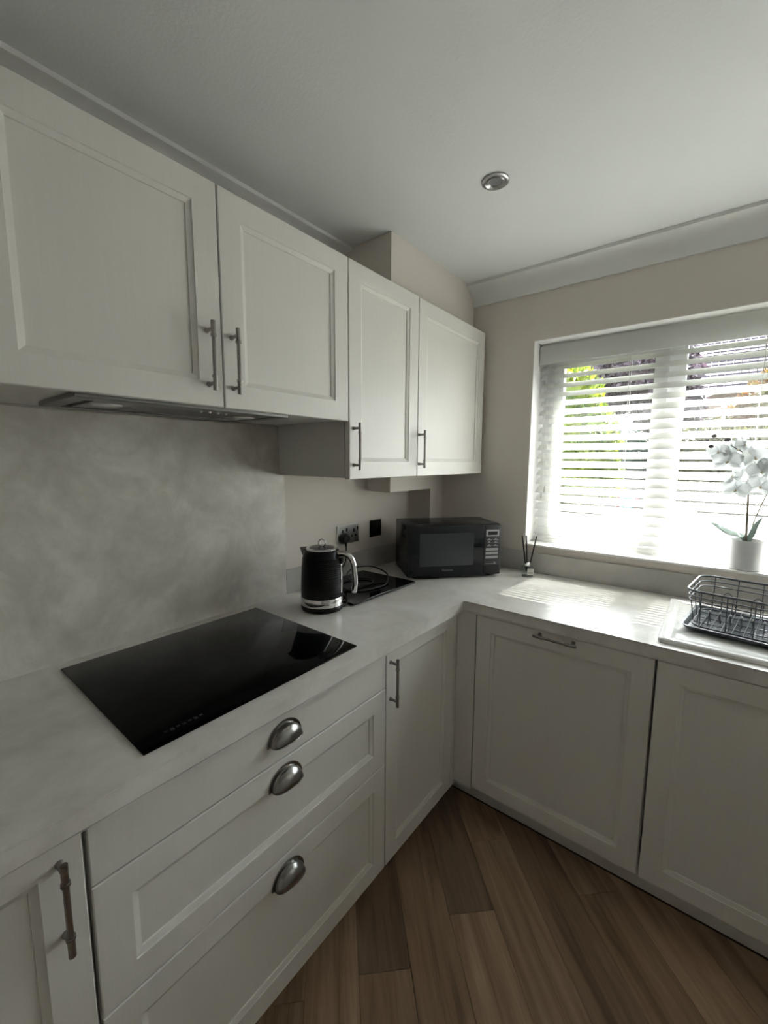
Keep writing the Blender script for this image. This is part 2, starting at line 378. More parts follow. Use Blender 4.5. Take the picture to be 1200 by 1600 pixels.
# ------------------------------------------------------------------ cabinets
FW = 0.056
def mapper(face, F):
    if face == 'x': return lambda u, z, d: (F+d, u, z)
    return lambda u, z, d: (u, F-d, z)
def ring_front(mb, fn, u0, u1, z0, z1, rings):
    prev = None
    for ins, d in rings:
        vs = [mb.bm.verts.new(fn(u, z, d)) for u, z in ((u0+ins, z0+ins), (u1-ins, z0+ins), (u1-ins, z1-ins), (u0+ins, z1-ins))]
        if prev:
            for i in range(4): mb.bm.faces.new([prev[i], prev[(i+1) % 4], vs[(i+1) % 4], vs[i]])
        else: mb.bm.faces.new(vs[::-1])
        prev = vs
    return prev
def door(parent, face, F, u0, u1, z0, z1, name='door', fw=FW, t=0.019):
    fn = mapper(face, F); b = MB()
    ring_front(b, fn, u0, u1, z0, z1, [(0, -t), (0, -.0018), (.0018, 0), (fw, 0), (fw+.0008, -.0025), (fw+.0115, -.0062), (fw+.0122, -.0095)])
    d = b.done(name, 'paint', parent)
    b = MB(); i = fw+.0105
    last = ring_front(b, fn, u0+i, u1-i, z0+i, z1-i, [(0, -.0155), (0, -.0092)]); b.bm.faces.new(last)
    b.done('door_panel' if name == 'door' else 'drawer_panel', 'paint', d)
    return d
def slab(parent, face, F, u0, u1, z0, z1, name, t=0.019):
    fn = mapper(face, F); b = MB()
    last = ring_front(b, fn, u0, u1, z0, z1, [(0, -t), (0, -.0018), (.0018, 0)]); b.bm.faces.new(last)
    return b.done(name, 'paint', parent)
def bar_handle(parent, face, F, u, za, zb, horiz=False):
    f0 = mapper(face, F)
    fn = (lambda p, q, d: f0(q, p, d)) if horiz else f0
    b = MB(); L = zb-za; d = 0.028
    def rod(a, c, r, seg=12): b.tube([fn(u, a, d), fn(u, c, d)], r, seg)
    rod(za, za+L*.20, .0052); rod(zb-L*.20, zb, .0052); rod(za+L*.195, zb-L*.195, .0045, 8)
    for zc in (za+L*.205, zb-L*.205):
        rod(zc-.0028, zc-.0008, .0066); rod(zc+.0008, zc+.0028, .0066)
    for zc in (za+L*.11, zb-L*.11):
        b.tube([fn(u, zc, 0.0002), fn(u, zc, 0.004), fn(u, zc, 0.006), fn(u, zc, d)], [.0062, .0055, .0042, .0038], 12)
    return b.done('handle', 'nickel', parent, smooth=40)
def cup_handle(parent, F, y, z):
    a, h, d = 0.042, 0.038, 0.027
    b = MB()
    b.grid(lambda i, j: (F+.003+d*math.sin(math.pi/2*j)*math.sin(math.pi*i)**0.55 if 0 < i < 1 else F+.003,
                         y-a*math.cos(math.pi*i), z+h*math.sin(math.pi*i)*math.cos(math.pi/2*j)), 28, 12)
    # rolled lip
    lip = [(F+.003+d*math.sin(math.pi*k/20)**0.55, y-a*math.cos(math.pi*k/20), z+.0006) for k in range(21)]
    b.tube(lip, .0014, 6)
    # flange against the drawer
    ou = [(y-(a+.006)*math.cos(math.pi*k/24), z-.002+(h+.009)*math.sin(math.pi*k/24)) for k in range(25)]
    inn = [(y-(a-.003)*math.cos(math.pi*k/24), z-.002+(h-.002)*math.sin(math.pi*k/24)) for k in range(25)]
    for k in range(24):
        for x in (F+.0004, F+.0032):
            b.face([(x, *ou[k]), (x, *ou[k+1]), (x, *inn[k+1]), (x, *inn[k])])
        b.face([(F+.0004, *ou[k]), (F+.0004, *ou[k+1]), (F+.0032, *ou[k+1]), (F+.0032, *ou[k])])
    return b.done('cup_handle', 'pewter', parent, smooth=50, weld=0.00005)

F1, F2 = 0.5524, -0.5745
G = 0.0018
# base units of the hob wall
def base_unit(label, y0, y1, group=None):
    t = thing('base_cabinet', label, 'cabinet', (0.3, (y0+y1)/2, 0.0), group=group)
    MB().box((0.004, y0+.0008, 0.1335), (F1-.028, y1-.0008, 0.8695)).done('cabinet_body', 'carcass', t); return t
c = base_unit('base cabinet door with vertical bar handle at the left end of the hob run', -2.185, -1.783)
d = door(c, 'x', F1, -2.183, -1.783-2*G, 0.1331, 0.867); bar_handle(d, 'x', F1, -1.817, 0.683, 0.838)
c = thing('drawer_cabinet', 'drawer unit under the hob with three cup-handled drawers', 'cabinet', (0.3, -1.398, 0))
MB().box((0.004, -1.7815, 0.1335), (F1-.028, -1.0150, 0.8695)).done('cabinet_body', 'carcass', c)
ya, yb = -1.7800, -1.0142-G
dr = slab(c, 'x', F1, ya, yb, 0.7444+G, 0.867, 'drawer'); dr['label'] = 'plain shallow top drawer front'; cup_handle(dr, F1, -1.395, 0.794)
dr = door(c, 'x', F1, ya, yb, 0.4941+G, 0.7444-G, 'drawer'); dr['label'] = 'panelled middle drawer front'; cup_handle(dr, F1, -1.395, 0.684)
dr = door(c, 'x', F1, ya, yb, 0.1331, 0.4941-G, 'drawer'); dr['label'] = 'panelled deep bottom drawer front'; cup_handle(dr, F1, -1.395, 0.430)
c = base_unit('narrow base cabinet in the inner corner with vertical bar handle', -1.0142, -0.5980)
d = door(c, 'x', F1, -1.0142+G, -0.5970, 0.1331, 0.867); bar_handle(d, 'x', F1, -0.993, 0.684, 0.836)
MB().box((F1-.019, -0.5960, 0.1331), (F1-.0004, -0.5550, 0.867)).done('filler_strip', 'paint', c)
# base units of the window wall
def base_unit2(name, label, x0, x1, cat='cabinet'):
    t = thing(name, label, cat, ((x0+x1)/2, -0.3, 0.0))
    MB().box((x0+.0008, F2+.028, 0.1675), (x1-.0008, -0.004, 0.8695)).done('cabinet_body', 'carcass', t); return t
tag(MB().box((F1+.001, F2, 0.1555), (0.6308, F2+.019, 0.867), 0.001).done('corner_post', 'paint'),
    'narrow plain corner post between the two runs of base cabinets', 'post')
c = base_unit2('dishwasher', 'integrated appliance door with horizontal bar handle at its top edge', 0.634, 1.1933, 'appliance')
d = door(c, 'y', F2, 0.6348, 1.1900, 0.1665, 0.867); bar_handle(d, 'y', F2, 0.854, 0.849, 0.985, True)
c = base_unit2('sink_cabinet', 'base cabinet under the sink without visible handle', 1.1965, 1.765)
door(c, 'y', F2, 1.1970, 1.7620, 0.1665, 0.867)
c = base_unit2('base_cabinet', 'last base cabinet against the right wall beyond the sink cabinet', 1.7665, XR-.003)
door(c, 'y', F2, 1.7672, XR-.006, 0.1665, 0.867)
tag(MB().box((F1-.10, -0.437, 0.0008), (XR-.002, -0.421, 0.1655), 0.001).done('plinth', 'paint'),
    'long plain plinth board along the floor below the window run', 'plinth')
tag(MB().box((0.421, -2.44, 0.0008), (0.437, -0.439, 0.132), 0.001).done('plinth', 'paint'),
    'plinth board set back under the hob run of drawers', 'plinth')

# wall cabinets
W = 0.3682; ZTOP = 2.0355; ZB1, ZB2 = 1.5523, 1.3702
def wall_unit(label, y0, y1, zb):
    t = thing('wall_cabinet', label, 'cabinet', (0.17, (y0+y1)/2, zb))
    MB().box((0.004 if y1 < -0.5 else BD+0.002, y0+.0008, zb+.004), (W-.0225, y1-.0008, ZTOP-.0005)).done('cabinet_body', 'carcass', t); return t
c = wall_unit('shallow double wall cabinet above the cooker hood', -1.8250, -0.9782, ZB1)
d = door(c, 'x', W, -1.8240, -1.4006-G, ZB1, ZTOP); d['label'] = 'left door of the pair'; bar_handle(d, 'x', W, -1.4375, 1.584, 1.733)
d = door(c, 'x', W, -1.4006+G, -0.9768-G, ZB1, ZTOP); d['label'] = 'right door of the pair'; bar_handle(d, 'x', W, -1.3765, 1.583, 1.731)
c = wall_unit('tall narrow wall cabinet beside the cooker hood cabinet', -0.9760, -0.5919, ZB2)
d = door(c, 'x', W, -0.9768+G, -0.5911-G, ZB2, ZTOP); bar_handle(d, 'x', W, -0.9555, 1.399, 1.548)
c = wall_unit('tall wide wall cabinet in the corner above the microwave', -0.5903, -0.0285, ZB2)
d = door(c, 'x', W, -0.5911+G, -0.0264, ZB2, ZTOP); bar_handle(d, 'x', W, -0.5808, 1.402, 1.547)

# ------------------------------------------------------------------ cooker hood
h = thing('cooker_hood', 'slim built-in steel cooker hood under the shallow double wall cabinet', 'cooker hood', (0.24, -1.43, 1.5455))
hy0, hy1, hx0, hx1 = -1.690, -1.198, 0.105, 0.3470
b = MB()
for a, e in (((hx0, hy0, 1.5455), (hx0+.03, hy1, 1.5558)), ((hx1-.012, hy0, 1.5455), (hx1, hy1, 1.5558)), ((hx0+.03, hy0, 1.5455), (hx1-.012, hy0+.03, 1.5558)), ((hx0+.03, hy1-.03, 1.5455), (hx1-.012, hy1, 1.5558))): b.box(a, e, 0.001)
b.done('hood_rim', 'hood', h)
MB().box((hx0+.03, hy0+.10, 1.5490), (hx1-.064, hy1-.10, 1.5558), 0.0015).done('filter', 'hooddark', h)
MB().box((hx1-.064, hy0+.03, 1.5475), (hx1-.012, hy1-.03, 1.5558)).done('control_strip', 'hood', h)
for y in (-1.421, -1.399, -1.377, -1.356): MB().ball((hx1-.050, y, 1.5468), .0042, 2).done('button', 'hoodlens', h, smooth=60)
for y in (-1.60, -1.262):
    MB().box((hx0+.03, y-.038, 1.5480), (hx1-.064, y+.038, 1.5558)).done('lamp_plate', 'hood', h)
    MB().lathe([(.026, 0), (.030, .002), (.030, .003)], (hx1-.115, y, 1.54552), 24).done('lamp', 'hoodlens', h)

# ------------------------------------------------------------------ hob
h = thing('induction_hob', 'black glass induction hob set into the worktop', 'hob', (0.294, -1.404, ZT))
b = MB().box((0.0548, -1.6842, ZT+.0004), (0.5333, -1.1242, ZT+.0052), 0.0012, 2); b.done('glass_top', 'hob', h, smooth=40)
b = MB()
for k in range(7): b.box((0.500, -1.635+.0115*k, ZT+.0052), (0.506+(k % 2)*.003, -1.635+.0115*k+.007, ZT+.0054))
b.done('faint_print', 'dimmark', h, kind='stuff')

# ------------------------------------------------------------------ sockets
def plate(t, ya, yb, za, zb, mat): MB().box((0.0005, ya, za), (0.0065, yb, zb), 0.0015, 2).done('plate', mat, t)
s = thing('wall_socket', 'chrome double wall socket holding the black kettle plug', 'socket', (0.0, -0.60, 1.06))
plate(s, -0.669, -0.530, 1.058, 1.1425, 'satin')
for yc in (-0.636, -0.563):
    b = MB(); b.box((0.0064, yc-.005, 1.105), (0.0068, yc+.005, 1.122)); b.box((0.0064, yc-.018, 1.085), (0.0068, yc-.008, 1.093)); b.box((0.0064, yc+.008, 1.085), (0.0068, yc+.018, 1.093)); b.done('pin_holes', 'blackmatte', s)
for yc in (-0.612, -0.541): MB().box((0.0064, yc-.005, 1.112), (0.0098, yc+.005, 1.130), 0.001).done('rocker_switch', 'chrome', s)
s = thing('wall_socket', 'single black wall plate to the right of the double socket', 'socket', (0.0, -0.403, 1.06))
MB().box((0.0005, -0.447, 1.0605), (0.0055, -0.360, 1.1455), 0.0015, 2).done('plate', 'chrome', s)
MB().box((0.0054, -0.443, 1.0645), (0.0085, -0.364, 1.1415), 0.0015).done('faceplate', 'blackplastic', s)
MB().box((0.0084, -0.413, 1.096), (0.0105, -0.395, 1.114), 0.001).done('rocker_switch', 'blackmatte', s)

# ------------------------------------------------------------------ kettle
KX, KY = 0.225, -0.965
k = thing('kettle', 'glossy black ribbed kettle with chrome handle, plugged in at the wall', 'kettle', (KX, KY, ZT), R(22))
MB().lathe([(.060, .0005), (.072, .001), (.0755, .005), (.0755, .016), (.073, .019)], seg=56).done('power_base', 'blackplastic', k, smooth=40)
MB().lathe([(.0735, .0185), (.0762, .021), (.0762, .046), (.0748, .049)], seg=56).done('chrome_band', 'chrome', k, smooth=40)
pr = [(.0742, .0485)]
z = .053
while z < .183:
    q = (z-.053)/.13; r0 = .0748-.0062*q*q
    pr += [(r0-.0012, z), (r0, z+.0022), (r0, z+.0042), (r0-.0012, z+.0064)]; z += .0067
pr += [(.0672, .188), (.0625, .204), (.0565, .2125), (.0535, .214)]
MB().lathe(pr, seg=56).done('kettle_body', 'blackplastic', k, smooth=35)
lid = MB().lathe([(.0555, .2125), (.0555, .2165), (.053, .219), (.050, .2195), (.0445, .2185), (.043, .2175)], seg=48, cap=False).done('lid', 'chrome', k, smooth=40)
MB().lathe([(.0435, .2145), (.0435, .2180), (.030, .2205), (.002, .2215)], seg=40).done('lid_disc', 'mwbody', lid, smooth=40)
MB().tube([(.0125*math.cos(a*math.pi/12), 0, .2345+.0125*math.sin(a*math.pi/12)) for a in range(24)], .0026, 8, closed=True).done('lid_ring', 'chrome', lid, smooth=60)
b = MB()   # spout: tapering v at the top of the body, opposite the handle
sp = [(-.052, .030, .2135), (-.052, -.030, .2135), (-.086, 0, .2135), (-.066, .018, .188), (-.066, -.018, .188), (-.0695, 0, .168)]
for f in ((0, 2, 1), (0, 3, 2), (1, 2, 4), (2, 3, 5), (2, 5, 4)): b.face([sp[i] for i in f])
b.done('spout', 'blackplastic', k, weld=.0001)
hp = catmull([(.058, 0, .199), (.078, 0, .202), (.100, 0, .195), (.116, 0, .172), (.121, 0, .135), (.122, 0, .10), (.119, 0, .068)], 6)
MB().tube(hp, [.0105]*(len(hp)-1)+[.0095], 14).done('kettle_handle', 'chrome', k, smooth=60)
MB().box((.0715, -.0075, .062), (.0765, .0075, .165), .003, 2).done('water_gauge', 'chrome', k, smooth=40)
MB().box((.0655, -.011, .166), (.076, .011, .188), .002).done('gauge_cap', 'blackplastic', k)
# cable with plug, wound loosely on the black board
inv = Matrix.Rotation(-R(22), 4, 'Z') @ Matrix.Translation((-KX, -KY, -ZT))
BZ = ZT+.0125
cab = catmull([(0.024, -.634, 1.068), (0.026, -.634, 1.045), (0.030, -.640, 1.015), (0.040, -.655, .985), (0.06, -.70, .972), (0.09, -.76, .968), (0.13, -.79, .945), (0.19, -.80, BZ+.004), (0.25, -.74, BZ+.004), (0.255, -.64, BZ+.004), (0.20, -.565, BZ+.022), (0.12, -.575, BZ+.042), (0.09, -.66, BZ+.044), (0.12, -.73, BZ+.03), (0.18, -.74, BZ+.012), (0.205, -.68, BZ+.004), (0.17, -.63, BZ+.004), (0.11, -.66, BZ+.004), (0.10, -.76, BZ+.004), (0.17, -.83, BZ+.004), (0.25, -.868, BZ+.004), (0.288, -.912, ZT+.008), (0.285, -.935, ZT+.010)], 8)
MB().tube([inv @ Vector(p) for p in cab], .0032, 8).done('power_cord', 'blackmatte', k, smooth=60)
pl = MB(); pl.tube([inv @ Vector(p) for p in ((.0070, -.636, 1.086), (.012, -.636, 1.086), (.020, -.636, 1.086), (.034, -.636, 1.084), (.036, -.636, 1.084))], [.021, .0245, .0245, .018, .013], 20)
pl.tube([inv @ Vector(p) for p in ((.024, -.634, 1.078), (.024, -.634, 1.052))], [.007, .0045], 10)
pl.done('plug', 'blackmatte', k, smooth=40)
MB().box((.070, -.012, .020), (.080, .012, .030), .002).done('switch_lever', 'chrome', k)
mm = Matrix.Rotation(R(-60), 4, 'Z') @ Matrix.Translation((.0764, 0, .033)) @ Matrix(((0, 0, 1, 0), (1, 0, 0, 0), (0, 1, 0, 0), (0, 0, 0, 1)))
lettering('lettering', 'Russell Hobbs', .0055, 'blackmatte', k, mm, .0006)

# ------------------------------------------------------------------ black board
b = thing('worktop_saver', 'flat black glass board lying on the worktop beside the kettle', 'chopping board', (0.17, -0.705, ZT))
MB().prism([(0.026, -0.889), (0.307, -0.893), (0.320, -0.519), (0.032, -0.527)], ZT+.003, BZ-.0005, .0012).done('glass_slab', 'blackglass', b)
for x, y in ((.05, -.86), (.285, -.865), (.295, -.545), (.055, -.55)): MB().lathe([(.008, 0), (.008, .003)], (x, y, ZT+.0004), 12).done('rubber_foot', 'blackmatte', b)

# ------------------------------------------------------------------ microwave
ang = math.atan2(.325, .283)
m = thing('microwave', 'black microwave oven standing across the corner of the worktop', 'microwave', (0.27, -0.505, ZT), ang)
ML, MD, MZ0, MZ1 = .431, .250, .011, .2405     # local: x along the front, y into the corner, front at y=0
MB().box((0, .014, MZ0), (ML, MD, MZ1), .004, 2).done('oven_body', 'mwbody', m, smooth=40)
dd = MB().box((.002, 0, MZ0+.002), (.3465, .0135, MZ1-.002), .003, 2).done('door', 'mwdoor', m, smooth=40)
MB().box((.052, -.0006, .060), (.300, .004, .206), .0004).done('door_window', 'mwwin', dd)
MB().box((.348, 0, MZ0+.002), (.429, .0135, MZ1-.002), .003, 2).done('control_panel', 'mwpanel', m, smooth=40)
b = MB(); b.box((.357, -.0008, .187), (.419, .003, .217), .0004); b.done('display_bezel', 'mwgrey', m)
MB().box((.366, -.0014, .193), (.411, .003, .209)).done('display', 'display', m)
for r_ in range(3):
    for c_ in range(2):
        b = MB(); x = .360+c_*.031; z = .172-.0135*r_
        b.box((x+.002, -.0006, z-.0022), (x+.025, .003, z)); b.box((x+.008, -.0006, z+.0015), (x+.017, .003, z+.0052)); b.done('keypad_print', 'mwgrey', m)
for z in (.122, .1045, .0865): MB().box((.357, -.0010, z), (.416, .003, z+.0115), .0006).done('button', 'mwgrey', m)
b = MB(); b.box((.354, -.0006, .0615), (.412, .003, .0630)); b.box((.398, -.0006, .0630), (.405, .003, .070)); b.done('scale_print', 'mwgrey', m)
MB().box((.353, -.0030, .018), (.422, .003, .054), .0015).done('door_release', 'mwbody', m)
mt = Matrix(((1, 0, 0, .180), (0, 0, -1, -.0003), (0, 1, 0, .0405), (0, 0, 0, 1)))
lettering('lettering', 'Panasonic', .0125, 'mwgrey', m, mt, .0003)
b = MB()
for i in range(5): b.box((-.0008, .05+.010*i, .19), (.002, .0535+.010*i, .215))
b.done('side_vent', 'blackmatte', m, kind='stuff')
for x, y in ((.04, .045), (.39, .045), (.04, .23), (.39, .23)): MB().lathe([(.012, 0), (.010, .0105)], (x, y, .0004), 12).done('foot', 'blackmatte', m)

# ------------------------------------------------------------------ reed diffuser
r = thing('reed_diffuser', 'small clear glass reed diffuser with black reeds and cream label', 'diffuser', (0.645, -0.092, ZT), R(28))
b = MB(); b.box((-.024, -.024, .0006), (.024, .024, .046), .003, 2); b.done('bottle', 'bottle', r, smooth=40)
MB().box((-.021, -.021, .004), (.021, .021, .018), .002).done('fragrance_oil', 'bottle', r)
MB().box((-.003, -.0248, .011), (.0235, -.0242, .041)).done('label', 'label', r)
b = MB()
for i, z in enumerate((.034, .028, .023, .017)): b.box((.001+.002*(i % 2), -.0251, z), (.020-.002*(i % 2), -.0247, z+.0015))
b.done('label_print', 'labelink', r, kind='stuff')
MB().lathe([(.012, .046), (.0125, .047), (.0125, .064), (.010, .066), (.006, .0665)], seg=24).done('collar', 'chrome', r, smooth=40)
for dx, dy, tx, ty, tz in ((-.004, 0, -.030, -.010, .188), (0, .003, -.010, .008, .186), (.004, 0, .034, .004, .184)):
    MB().tube([(dx, dy, .02), (tx, ty, tz)], .0028, 8).done('reed', 'blackmatte', r, smooth=60)

# ------------------------------------------------------------------ venetian blind
SY = 0.116
bl = thing('venetian_blind', 'white slatted venetian blind hanging in the window', 'blind', (1.33, SY, WT))
BX0, BX1 = 0.601, 2.062
MB().box((0.5985, 0.066, 1.874), (2.066, 0.078, 1.9530), .002, 2).done('valance', 'blind', bl, smooth=40)
MB().box((0.602, 0.0795, 1.905), (2.062, 0.142, 1.9645)).done('headrail', 'blind', bl)
tilt = R(32); dy, dz = math.cos(tilt), -math.sin(tilt); hw = .025
z = 1.862; n_s = 20; pitch = .0405; slat_me = None
for i in range(n_s):
    zc = z-pitch*i
    if slat_me is None:
        b = MB()
        top = []; bot = []
        for j in range(7):
            q = -1+2*j/6; crown = .0022*(1-q*q)
            # inner edge (towards the room, -y) is the lower one
            top.append((q*hw*dy-(crown+.0013)*math.sin(tilt), q*hw*math.sin(tilt)+(crown+.0013)*math.cos(tilt)))
            bot.append((q*hw*dy-(crown-.0013)*math.sin(tilt), q*hw*math.sin(tilt)+(crown-.0013)*math.cos(tilt)))
        prof = top+bot[::-1]
        b.extrude_profile([(p, q) for p, q in prof], lambda p, q, t: (t, SY+p, zc+q), BX0, BX1)
        o = b.done('slat', 'blind', bl, smooth=30); slat_me = o; base = o.location.copy()
    else:
        o = slat_me.copy(); COL.objects.link(o); o.location = base+Vector((0, 0, zc-z))
MB().box((BX0, SY-.026, 1.0485), (BX1, SY+.026, 1.0660), .003, 2).done('bottom_rail', 'blind', bl, smooth=40)
for x in (0.664, 0.967, 1.387, 1.72, 1.99):
    b = MB()
    for yy in (SY-.0245, SY+.0245): b.tube([(x, yy, 1.06), (x, yy, 1.906)], .0009, 5)
    b.done('ladder_cord', 'cord', bl)
for x, zz in ((.6475, 1.297), (.634, 1.268)):
    cdo = MB().tube([(x, .083, zz+.012), (x, .083, 1.876)], .0009, 5).done('lift_cord', 'cord', bl)
    MB().lathe([(.0018, .016), (.003, .012), (.0062, -.010), (.0055, -.014), (.001, -.015)], (x, .083, zz), 12).done('tassel', 'tassel', cdo, smooth=50)

# ------------------------------------------------------------------ orchid
PX, PY, PZ = 1.392, 0.040, WB+.002
o_ = thing('potted_orchid', 'white artificial orchid in a round pale pot on the window sill', 'plant', (PX, PY, PZ))
pot = MB().lathe([(.044, .0005), (.0475, .003), (.0485, .06), (.0490, .108), (.0478, .110), (.0455, .108), (.045, .097)], (PX, PY, PZ), 48, cap=True)
pot.done('pot', 'pot', o_, smooth=40)
MB().lathe([(.0448, .094), (.030, .100), (.004, .102)], (PX, PY, PZ), 24).done('soil', 'soil', o_, smooth=60)
SB = PZ+.098
st = catmull([(1.389, .047, SB), (1.387, .045, 1.20), (1.382, .045, 1.30), (1.379, .044, 1.36), (1.372, .044, 1.425), (1.352, .042, 1.466), (1.322, .042, 1.490), (1.290, .042, 1.508), (1.276, .042, 1.520)], 6)
n = len(st); main = MB().tube(st, [.0042-.0030*i/n for i in range(n)], 8).done('flower_stem', 'stem', o_, smooth=60)
st = catmull([(1.398, .052, SB), (1.404, .050, 1.21), (1.420, .050, 1.28), (1.437, .050, 1.34), (1.45, .05, 1.41)], 6)
MB().tube(st, .0022, 8).done('flower_stem', 'stem', o_, smooth=60)
st = catmull([(1.398, .048, SB), (1.42, .045, 1.172), (1.445, .043, 1.192), (1.475, .04, 1.21)], 6)
MB().tube(st, .0014, 6).done('flower_stem', 'stem', o_, smooth=60)
def twig(a, c_): MB().tube(catmull([a, ((a[0]+c_[0])/2, a[1]-.006, (a[2]+c_[2])/2+.004), c_], 4), .0011, 6).done('twig', 'stem', main, smooth=60)
def leaf_blade(path, wid, mat='oleaf'):
    P = catmull(path, 6); b = MB(); nP = len(P)
    for sgn in (0,):
        L, Cn, Rr = [], [], []
        for i, p in enumerate(P):
            t = i/(nP-1); d = (P[min(i+1, nP-1)]-P[max(i-1, 0)]).normalized(); side = d.cross(Vector((0, -0.55, 1))).normalized()
            ww = wid*(math.sin(math.pi*min(1, .12+.88*t))**.7) if t < 1 else .0004
            nrm = side.cross(d)
            L.append(p+side*ww+nrm*ww*.35); Cn.append(p); Rr.append(p-side*ww+nrm*ww*.35)
        for i in range(nP-1):
            b.face([L[i], L[i+1], Cn[i+1], Cn[i]]); b.face([Cn[i], Cn[i+1], Rr[i+1], Rr[i]])
    o = b.done('leaf', mat, o_, smooth=60, weld=.00005)
    md = o.modifiers.new('thick', 'SOLIDIFY'); md.thickness = .0012; return o
leaf_blade([(1.388, .045, SB), (1.372, .040, 1.162), (1.338, .034, 1.170), (1.308, .030, 1.190), (1.283, .028, 1.206)], .017)
leaf_blade([(1.394, .045, SB), (1.402, .040, 1.165), (1.412, .034, 1.205), (1.427, .030, 1.240)], .010)
def petal_mb(b, c, axis_out, dirv, length, width, cup, pw=.8):
    d = Vector(dirv).normalized(); nrm = Vector(axis_out).normalized(); s_ = d.cross(nrm).normalized()
    def fn(i, j):
        t = i; u = j*2-1
        ww = width*(math.sin(math.pi*(t**pw)))**.85 if 0 < t < 1 else .0005
        p = Vector(c)+d*length*t+s_*ww*u*.5+nrm*(cup*length*(t*t-.35*t)-.18*width*u*u*(1-t*.4)+.02*width*math.sin(9*t+3*u))
        return p
    b.grid(fn, 8, 6)
def flower(c, face, size, roll):
    nrm = Vector(face).normalized(); a = Vector((0, 0, 1)); ux = a.cross(nrm).normalized(); uy = nrm.cross(ux)
    fl_ = bpy.data.objects.new('flower', None)
    b = MB()
    for ang_, L, wd in ((90, .92, .62), (210, .92, .58), (330, .92, .58)):
        t = R(ang_+roll); petal_mb(b, Vector(c)-nrm*.002, nrm, ux*math.cos(t)+uy*math.sin(t), size*.60*L, size*wd*.55, .30, .72)
    for ang_ in (20, 160):
        t = R(ang_+roll); petal_mb(b, Vector(c)+nrm*.002, nrm, ux*math.cos(t)+uy*math.sin(t), size*.60, size*.66, .34, .95)
    o = b.done('flower', 'petal', o_, smooth=60)
    b = MB(); t = R(270+roll); petal_mb(b, Vector(c)+nrm*.004, nrm, ux*math.cos(t)+uy*math.sin(t)+nrm*.6, size*.15, size*.13, -.4)
    b.ball(Vector(c)+nrm*.006, size*.035, 1); b.done('lip', 'pistil', o, smooth=60)
    return o
for c, f, s_, rl in (((1.285, .035, 1.470), (-.5, -1, .1), .066, 10), ((1.313, .026, 1.436), (-.2, -1, .0), .084, 0), ((1.335, .040, 1.478), (.3, -1, .2), .062, 30), ((1.354, .040, 1.492), (.7, -.8, .4), .070, -20),
                    ((1.386, .032, 1.448), (.4, -1, .25), .080, 14), ((1.334, .036, 1.378), (-.7, -.7, .5), .066, 25), ((1.345, .028, 1.332), (-.35, -1, .15), .082, -8), ((1.408, .030, 1.400), (.25, -1, 0), .080, 6),
                    ((1.410, .036, 1.348), (.3, -1, -.1), .084, -14), ((1.436, .040, 1.422), (.2, -1, .2), .076, 12), ((1.365, .050, 1.405), (.1, -1, .3), .056, 40)): flower(c, f, s_, rl)
for c, rr in (((1.2670, .042, 1.528), .0078), ((1.2475, .042, 1.513), .0058), ((1.2605, .042, 1.490), .0078), ((1.3065, .042, 1.512), .0095)):
    MB().ball(c, rr, 2, (1.2, .9, .9)).done('bud', 'bud', o_, smooth=60)
for a, c_ in (((1.277, .042, 1.518), (1.2670, .042, 1.526)), ((1.276, .042, 1.519), (1.2485, .042, 1.513)), ((1.285, .042, 1.510), (1.262, .042, 1.492)), ((1.322, .042, 1.490), (1.3065, .042, 1.508)),
              ((1.385, .045, 1.255), (1.348, .034, 1.318)), ((1.380, .045, 1.345), (1.340, .038, 1.376)), ((1.379, .045, 1.365), (1.408, .036, 1.345)), ((1.376, .044, 1.40), (1.405, .034, 1.402)), ((1.37, .044, 1.43), (1.386, .036, 1.446)), ((1.334, .042, 1.482), (1.313, .03, 1.442))): twig(a, c_)

# ------------------------------------------------------------------ sink
sk = thing('sink', 'white composite sink and drainer beneath the window', 'sink', (1.6, -0.30, ZT))
sx0, sx1, sy0, sy1 = 1.189, 2.10, -0.541, -0.075
def rrect(x0, x1, y0, y1, r, n=6):
    P = []
    for cx, cy, a0 in ((x1-r, y0+r, -90), (x1-r, y1-r, 0), (x0+r, y1-r, 90), (x0+r, y0+r, 180)):
        for i in range(n+1): a = R(a0+90*i/n); P.append((cx+r*math.cos(a), cy+r*math.sin(a)))
    return P
def shell(b, loops, cap0=True, cap1=True):
    prev = None
    for P, z in loops:
        vs = [b.bm.verts.new((x, y, z)) for x, y in P]
        if prev:
            for i in range(len(vs)): b.bm.faces.new([prev[i], prev[(i+1) % len(vs)], vs[(i+1) % len(vs)], vs[i]])
        elif cap0: b.bm.faces.new(vs[::-1])
        prev = vs
    if cap1: b.bm.faces.new(prev)
b = MB(); e = .0
shell(b, [(rrect(sx0, sx1, sy0, sy1, .016), ZT+.0006), (rrect(sx0, sx1, sy0, sy1, .016), ZT+.009), (rrect(sx0+.003, sx1-.003, sy0+.003, sy1-.003, .014), ZT+.0115), (rrect(sx0+.030, sx1-.030, sy0+.026, sy1-.020, .014), ZT+.0118),
          (rrect(sx0+.034, sx1-.034, sy0+.030, sy1-.024, .012), ZT+.0075), (rrect(sx0+.055, sx1-.055, sy0+.05, sy1-.045, .012), ZT+.0070)])
b.done('drainer', 'sink', sk, smooth=50)

